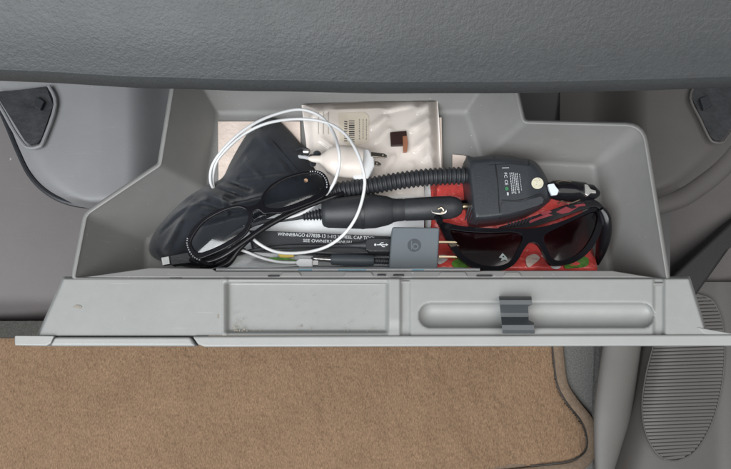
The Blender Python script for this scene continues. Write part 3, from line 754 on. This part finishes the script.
for (x, y, r) in ((312, 158, 4.2), (317, 154.5, 4.2), (319, 160, 3.6), (313, 163.5, 3.4)):
    bmesh.ops.create_icosphere(bm, subdivisions=3, radius=W(r, .026), matrix=__import__('mathutils').Matrix.Translation(U(x, y, .026)))
obj('cord_knot', bm, CLOTH, pc, smooth=180)

# USB plug at left
ul = thing('usb_plug', 'black plug with bare silver tip at the bottom left of the pouch', 'cable plug', U(175, 260, 0.01))
zu = .030
obj('housing', plate([(169, 255.5), (196, 250.5), (198, 262), (170, 265.5)], z=zu + .003, thick=.009), BLACK, ul, bevel=.0015, bseg=3)
obj('metal_tip', plate([(161, 257.5), (169, 256), (170, 264), (162.2, 265.3)], z=zu + .001, thick=.005), SILV, ul, bevel=.0004)
obj('cord', ptube([(196, 256.5, zu), (208, 255, zu), (230, 250, .026), (245, 250, .02)], 2.0), RUB, ul)
# reading glasses
rg = thing('reading_glasses', 'black framed reading glasses with tiny rhinestones lying on the pouch', 'glasses', U(258, 215, 0.027))
l1 = cr([(191.5, 239), (203, 223), (220, 212.5), (236, 207.5), (245.5, 210), (248, 219), (241, 232), (226, 242), (209, 250), (198, 252.5), (192.5, 247)], 6, True)
l2 = cr([(264, 200), (271, 188.5), (285, 179.5), (301, 174.5), (314, 173.5), (321.5, 178), (323.5, 186), (317, 193.5), (301, 201), (284, 207), (271, 208), (265, 205)], 6, True)
out = cr([(187, 237), (200, 220), (218, 209.3), (236, 204.4), (247, 206), (254, 204.5), (259.5, 200.5), (263, 193), (271, 184), (285, 176.3), (302, 171.2), (317, 170), (325, 174), (329, 182), (329, 190), (320, 199), (302, 206.5), (284, 212.5), (270, 213.5), (264, 214), (258, 210), (253, 213), (252, 222), (245, 235), (228, 247), (211, 255), (199, 259), (190, 257), (186, 248)], 5, True)
def gz_(x, y):
    t_ = ((x - 188) * .84 + (260 - y) * .54) / 165.0   # along the frame
    return 0.042 + 0.007 * math.sin(max(0, min(1, t_)) * math.pi) + .00004 * (y - 215) + .0015
obj('frame', plate(out, [l1, l2], z=gz_, thick=0.0032), BLACKG, rg, bevel=.0008, bseg=3)
for l in (l1, l2): obj('lens', dome(l, lambda x, y: gz_(x, y) - .0014, .0012), RLENS, rg, smooth=180)
for arc in ([(187.5, 238.5), (187, 243), (188, 247.5), (190, 252), (193, 256), (197, 259), (201.5, 260.5)], [(310.5, 171.5), (315.5, 171.5), (320, 173), (323.5, 176), (326, 180), (327, 184.5), (326.5, 189)]):
    pts = cr(arc, 2); bm = bmesh.new()
    for x, y in pts[:-1] if True else pts:
        bmesh.ops.create_icosphere(bm, subdivisions=1, radius=W(.85, .04), matrix=__import__('mathutils').Matrix.Translation(U(x, y, gz_(x, y) + .0008)))
    obj('rhinestones', bm, RHIN, rg, smooth=0)
obj('lens_sticker', plate([(305.8 + 2 * math.cos(a * .6283), 180.5 + 2 * math.sin(a * .6283)) for a in range(10)], z=gz_(306, 180) - .0005, thick=.0003), mat('lens_dot', (.35, .22, .14), .5), rg)
for q in ([(251, 209), (256, 206), (262, 209), (265, 215), (257, 218), (251, 222), (250, 215)],):
    obj('nose_pad', plate(cr(q, 4, True), z=.040, thick=.003), PAD, rg, bevel=.0006)
obj('temple', ptube([(328, 188, .038), (316, 199, .036), (290, 213, .036), (262, 229, .037), (240, 247, .037), (228, 262, .036), (213, 268.5, .035), (200, 269, .034)], [3.2, 3.6, 3.4, 3.2, 3.4, 4.2, 4.2, 2.5], 8, 12, squash=.6), BLACKG, rg)
obj('temple', ptube([(191, 258, .038), (203, 262, .040), (222, 256, .041), (246, 240, .043), (270, 224, .043), (300, 209, .041), (331, 197, .038), (346, 192, .034)], [3.8, 4.2, 3.6, 3.0, 2.8, 2.8, 3.0, 2.4], 8, 12, squash=.6), BLACKG, rg)
obj('hinge', ptube([(196, 258, .041), (206, 264, .041), (214, 264, .041)], 2.6, 4, 10), BLACKG, rg)

# corrugated conduit + power adapter + 12V plug
pa = thing('power_adapter', 'black vehicle power adapter with corrugated cable and round cream sticker', 'power adapter', U(505, 190, 0.008))
cpts = cr([(322, 196, .030), (340, 190.5, .030), (365, 187, .030), (395, 181.5, .031), (425, 177.5, .031), (450, 176, .031), (476, 175.5, .031)], 40)
path = [U(*p) for p in cpts]; acc = 0; rad = []
for i, p in enumerate(path):
    if i: acc += (path[i] - path[i - 1]).length
    ph = (acc / W(4.7, .03)) % 1.0
    w_ = 0.5 + 0.5 * math.cos(2 * math.pi * ph); w_ = w_ ** .7
    rad.append(W(7.0 + 2.3 * w_, .03))
obj('corrugated_cable', tube(path, rad, 22), RUB, pa, smooth=180)
body = cr([(466, 159), (474, 157), (495, 155.5), (520, 158), (533, 160.5), (541, 168), (549, 183), (552, 194), (549, 202), (536, 210), (516, 217), (497, 220.5), (478, 222), (472, 219), (469, 200)], 4, True)
def bz(x, y): return 0.046 - 0.006 * ss(525, 552, x)
def bodyz(x, y, d): return bz(x, y) - 0.012 * (max(0, 1 - d / 6.0)) ** 2.2
bt = puff(body, (505, 188), bodyz, .014, 26)
ob = obj('body', bt, INV, pa, smooth=50)
z1 = .0462
bm = ptube([(494, 157, z1 - .006), (495.5, 165, z1), (498, 185, z1), (499, 205, z1), (500, 214, z1 - .0005), (500, 219, z1 - .006)], .45, 6, 6)
ptube([(501.5, 200, z1), (520, 200, z1), (542, 194, z1 - .0015), (544, 203, z1 - .002)], .4, 5, 6, bm=bm)
ptube([(489, 165, z1), (510, 164, z1), (528, 165.5, z1)], .3, 5, 6, bm=bm)
ptube([(529, 160, z1 - .004), (529, 165.5, z1)], .35, 5, 6, bm=bm)
obj('seams', bm, mat('seam_black', (.006, .006, .007), .6), pa)
obj('recess_panel', plate(cr([(502, 202), (520, 201.5), (541, 196), (543, 203), (530, 208), (515, 212), (502, 214)], 2, True), z=.0464, thick=.001), INV, pa, bevel=.0004)
text('FC', 504.0, 172.8, z1 + .0006, 5.4, 3.0, -88, WINK, pa, 'printing')
text('CE', 504.6, 180.0, z1 + .0006, 5.4, 3.0, -86, WINK, pa, 'printing')
obj('green_mark', plate([(506.8 + 1.9 * math.cos(a * .6283), 188.6 + 1.9 * math.sin(a * .6283)) for a in range(10)], z=z1 + .0006, thick=.0003), GRDOT, pa)
bm = bmesh.new()
for k, (x, y0, y1) in enumerate(((509.6, 172.5, 193), (511.4, 172.5, 192), (513.2, 172.5, 193.5), (515, 173, 190), (516.6, 173, 192))):
    y = y0
    while y < y1:
        l = random.uniform(.7, 2.2); sh = (y - 172) * .11
        plate([(x + sh, y), (x + .8 + sh, y), (x + .8 + sh, y + l), (x + sh, y + l)], z=z1 + .0006, thick=.0002, bm=bm); y += l + .55
plate([(506.8, 192.3), (508.6, 192.3), (508.8, 195.3), (507, 195.3)], z=z1 + .0006, thick=.0002, bm=bm)
plate([(502, 167.6), (509, 167.4), (509, 168), (502, 168.2)], z=z1 + .0006, thick=.0002, bm=bm)
y = 174
while y < 190:
    plate([(519.2 + (y - 174) * .13, y), (519.8 + (y - 174) * .13, y), (519.9 + (y - 174) * .13, y + 1), (519.3 + (y - 174) * .13, y + 1)], z=z1 + .0006, thick=.0002, bm=bm); y += 1.7
obj('small_print', bm, mat('fine_ink', (.42, .44, .46), .5), pa, smooth=0)
obj('round_sticker', plate([(537.5 + 6 * math.cos(a * .2618), 183.2 + 5.7 * math.sin(a * .2618)) for a in range(24)], z=lambda x, y: bz(x, y) + .0002, thick=.0005), STICK, pa)
bm = bmesh.new()
for k in range(6):
    a = (470 + k * 2.3, 205 + k * 1.1); ptube([(a[0], a[1], .042), (a[0] - 3.2, a[1] + 9, .036), (a[0] - 5, a[1] + 15, .028)], .75, 3, 6, bm=bm)
obj('vent_fins', bm, INV, pa)
bm = bmesh.new()
for k in range(8):
    x = 509 + k * 3.3; y = 224.5 - k * .9; ptube([(x, y - 1.5, .040), (x - 3.5, y + 3.6, .030)], .7, 2, 6, bm=bm)
obj('lower_fins', bm, INV, pa)
za = .030
obj('car_plug', lathe((548, 189.5, za), (599, 193.5, za), [(0, 7), (.08, 9.5), (.2, 10.5), (.4, 10.8), (.7, 10.5), (.74, 9.0), (.86, 8.6), (.93, 6), (1, 3)], 28), BLACKG, pa, smooth=40)
obj('tip_contact', plate([(584.5, 184), (588, 184.5), (591, 189), (596, 190.5), (596.5, 193.2), (591, 193), (588, 196), (585, 194)], z=.0408, thick=.004), SILV, pa, bevel=.0004)
obj('white_tab', plate([(548, 184.2), (554, 183.3), (556, 186.5), (559, 190), (557.5, 194.5), (552, 195.2), (549.5, 190)], z=.0425, thick=.003), mat('tab_white', (.62, .68, .74), .35), pa, bevel=.0005)
bm = ptube([(556, 182.3, .036), (563, 180.8, .040), (571, 182, .036)], .6, 6, 6); ptube([(558, 203.5, .032), (562, 201, .036), (570, 203.2, .038), (580, 199.8, .034)], .7, 6, 6, bm=bm)
obj('contact_spring', bm, BRASS, pa)

# 12 V charger
cc = thing('car_charger', 'matt black car charger plug with silver side contact, below the corrugated cable', 'car charger', U(390, 212, 0.006))
zc = .032
a, b = (322, 213.5, zc), (466, 206.5, zc)
obj('grip', lathe(a, (392, 210.5, zc), [(0, 11), (.02, 13.2), (.08, 14.8), (.5, 17.0), (.56, 17.3), (.75, 17.2), (.93, 14.8), (1, 13.0)], 32), RUB, cc, smooth=40)
obj('grip_ring', lathe((360, 212, zc), (365, 211.8, zc), [(0, 16.5), (.2, 17.45), (.8, 17.45), (1, 16.5)], 32), BLACK, cc)
obj('barrel', lathe((390, 210.5, zc), (461, 206.8, zc), [(0, 12.8), (.1, 11.4), (.18, 11.3), (.19, 10.9), (.21, 10.9), (.22, 11.4), (.6, 11.8), (.86, 11.6), (.94, 10), (1, 7)], 30), RUB, cc, smooth=40)
obj('tip_pin', lathe((459, 207, zc), (471, 206, zc), [(0, 6), (.2, 5), (.3, 3.4), (.7, 3.2), (.85, 2.6), (1, 1)], 16), BRASS, cc)
obj('side_contact', plate(cr([(432, 208.5), (438, 207), (445, 207), (447, 210), (445, 213.5), (439, 214.5), (433, 213), (431.5, 211)], 4, True), z=lambda x, y: .0412 - .0004 * abs(y - 209), thick=.003), mat('worn_steel', (.34, .33, .31), .3, metal=1.0), cc, bevel=.0006)
obj('contact_spring', ptube([(438, 209, .0418), (441.5, 207.8, .0435), (443.5, 210.5, .0435), (441, 212.8, .042)], .9, 6, 8), BRASS, cc)
pr = []
for k in range(7): pr += [(k / 7, 3.0 + k * .35), (k / 7 + .05, 4.4 + k * .45), (k / 7 + .10, 3.0 + k * .4)]
obj('strain_relief', lathe((303, 216.8, zc), (325, 213.5, zc), pr + [(1, 9)], 16), RUB, cc)
obj('cord', ptube([(305, 216.6, zc), (285, 219.5, .033), (262, 222, .033), (240, 230, .03), (225, 240, .022)], 2.3), RUB, cc)

# square grey charger
gc = thing('usb_charger', 'square slate grey wall charger with round embossed emblem and two prongs', 'charger', U(413, 247, 0.012))
zg = .043
obj('body', plate([(392.2, 226.6), (439.8, 227.4), (437.8, 266), (437, 269.3), (388.5, 268.3), (389, 264)], z=zg, thick=.024), SLATE, gc, bevel=.0016, bseg=4)
obj('lower_edge', plate([(388.8, 266.2), (437.6, 267.2), (437.2, 270.2), (388.4, 269.2)], z=zg - .003, thick=.018), SLATE, gc, bevel=.001)
ring = [(414.3 + 6.8 * math.cos(a * .2618), 245.3 + 6.6 * math.sin(a * .2618)) for a in range(24)]
hol = [(415.2 + 3.9 * math.cos(a * .3927), 246.2 + 3.7 * math.sin(a * .3927)) for a in range(16)]
em = obj('emblem', plate(ring, z=zg + .0002, thick=.0003), SLATED, gc)
bm = bmesh.new()
plate([(411.0, 240.6), (412.1, 240.6), (412.1, 249.6), (411.0, 249.6)], z=zg + .0004, thick=.0002, bm=bm)
plate([(415.4 + 3.3 * math.cos(a * .3927), 246.4 + 3.2 * math.sin(a * .3927)) for a in range(16)], [[(415.4 + 2.0 * math.cos(a * .3927), 246.4 + 1.9 * math.sin(a * .3927)) for a in range(16)]], z=zg + .0004, thick=.0002, bm=bm)
obj('emblem_letter', bm, SLATE, em, smooth=0)
for y in (241.6, 256.2):
    obj('prong', plate([(438.5, y - 1.0), (455, y - .6), (457, y + .3), (457, y + 1.2), (438.5, y + 1.2)], z=.036, thick=.006), BRASS, gc, bevel=.0004)

# sunglasses
sg = thing('sunglasses', 'black wraparound sunglasses with dark purple lenses on the red packet', 'sunglasses', U(520, 240, 0.012))
so = cr([(438, 221), (446, 222.5), (462, 226), (482, 227.5), (505, 228.5), (527, 228.5), (545, 226), (562, 221), (580, 213.5), (594, 206.5), (601, 206), (605, 211), (603, 224), (598, 239), (588, 253), (574, 262.5), (558, 265.5), (549, 263), (544, 254), (539, 245.5), (534, 242.2), (528.5, 243.5), (523, 251), (518, 260), (510, 267.3), (496, 270.6), (478, 268.5), (462, 261), (451, 248), (443, 233)], 5, True)
sl1 = cr([(451, 230), (466, 231.5), (490, 232.5), (512, 232), (521, 234), (522.5, 239), (518, 249), (512, 259), (505, 264), (493, 266.2), (478, 263.5), (465, 256), (456, 244)], 5, True)
sl2 = cr([(546, 234), (556, 228.5), (574, 220), (590, 212.5), (597, 212), (598, 218), (594, 232), (586, 246), (575, 256), (562, 260.3), (553, 258.5), (548, 249), (544, 240)], 5, True)
def sz(x, y): return 0.040 - 0.009 * ((x - 530) / 80) ** 2 + 0.00016 * (y - 240)
obj('frame', plate(so, [sl1, sl2], z=sz, thick=.0045), SUNF, sg, bevel=.0012, bseg=3)
for l in (sl1, sl2): obj('lens', dome(l, lambda x, y: sz(x, y) - .0014, .0022), SLENS, sg, smooth=180)
bm = bmesh.new()
plate([(499, 257.5), (502.5, 253), (506.5, 257), (508, 261), (504.5, 259.6), (500.5, 261.3), (502, 258.2)], [[(502, 257), (503.6, 255.6), (504.6, 257.4)]], z=lambda x, y: sz(x, y) + .0006, thick=.0002, bm=bm)
obj('lens_mark', bm, mat('lens_mark_grey', (.25, .28, .28), .4), sg, smooth=0)  # pale grey triangular mark laid over the left lens
obj('temple', ptube([(440, 222, .038), (437, 214, .034), (444, 206, .026), (470, 203, .02), (520, 206, .018)], [3.5, 3.5, 3.5, 3, 3], 8, 12, squash=1.2), SUNF, sg)
tp = obj('temple', plate(cr([(604, 214), (603, 206), (592, 199), (572, 203), (548, 211), (520, 221), (505, 225), (500, 228), (530, 227), (560, 218), (585, 209), (597, 207)], 4, True), z=lambda x, y: .030 - .003 * ss(560, 500, x), thick=.006), SUNF, sg, bevel=.001)
bm = bmesh.new()
for q in ([(556, 212), (566, 206.5), (572, 209), (580, 206), (570, 212), (562, 214)], [(528, 221), (548, 213.5), (553, 215), (540, 219), (530, 223)], [(574, 205), (584, 203.5), (586, 205.5), (577, 207)], [(540, 213), (550, 210.5), (552, 212), (543, 215)], [(565, 203.5), (570, 202.5), (569, 205)]):
    plate(q, z=lambda x, y: .0304 - .003 * ss(560, 500, x), thick=.0004, bm=bm)
obj('red_stripes', bm, REDD, tp, smooth=0)
obj('side_arm', ptube([(600, 209, .031), (604, 218, .028), (604, 234, .020), (601, 250, .014), (597, 264, .008)], [4, 6, 6.5, 5, 2], 8, 12, squash=1.5), SUNF, sg)

# ================================================================== LIGHT
w = bpy.data.worlds.new('World'); S.world = w; w.use_nodes = True
w.node_tree.nodes['Background'].inputs['Color'].default_value = (0.92, 0.96, 1.0, 1)
w.node_tree.nodes['Background'].inputs['Strength'].default_value = 0.22
def area(name, loc, tgt, size, energy, col):
    l = bpy.data.lights.new(name, 'AREA'); l.shape = 'RECTANGLE'; l.size = size[0]; l.size_y = size[1]; l.energy = energy; l.color = col
    o = bpy.data.objects.new(name, l); COL.objects.link(o); o.location = loc
    o.rotation_euler = (Vector(tgt) - Vector(loc)).to_track_quat('-Z', 'Y').to_euler(); return o
area('window_light', (-0.8, -0.85, 1.5), (0, 0, 0), (1.5, 1.2), 46, (0.94, 0.975, 1.0))
area('door_light', (0.3, -0.5, 1.6), (0.0, 0, 0), (2.0, 1.2), 21.5, (1.0, 0.975, 0.94))
S.view_settings.view_transform = 'Standard'; S.view_settings.look = 'None'; S.view_settings.exposure = 0; S.view_settings.gamma = 1
S.cycles.use_denoising = True
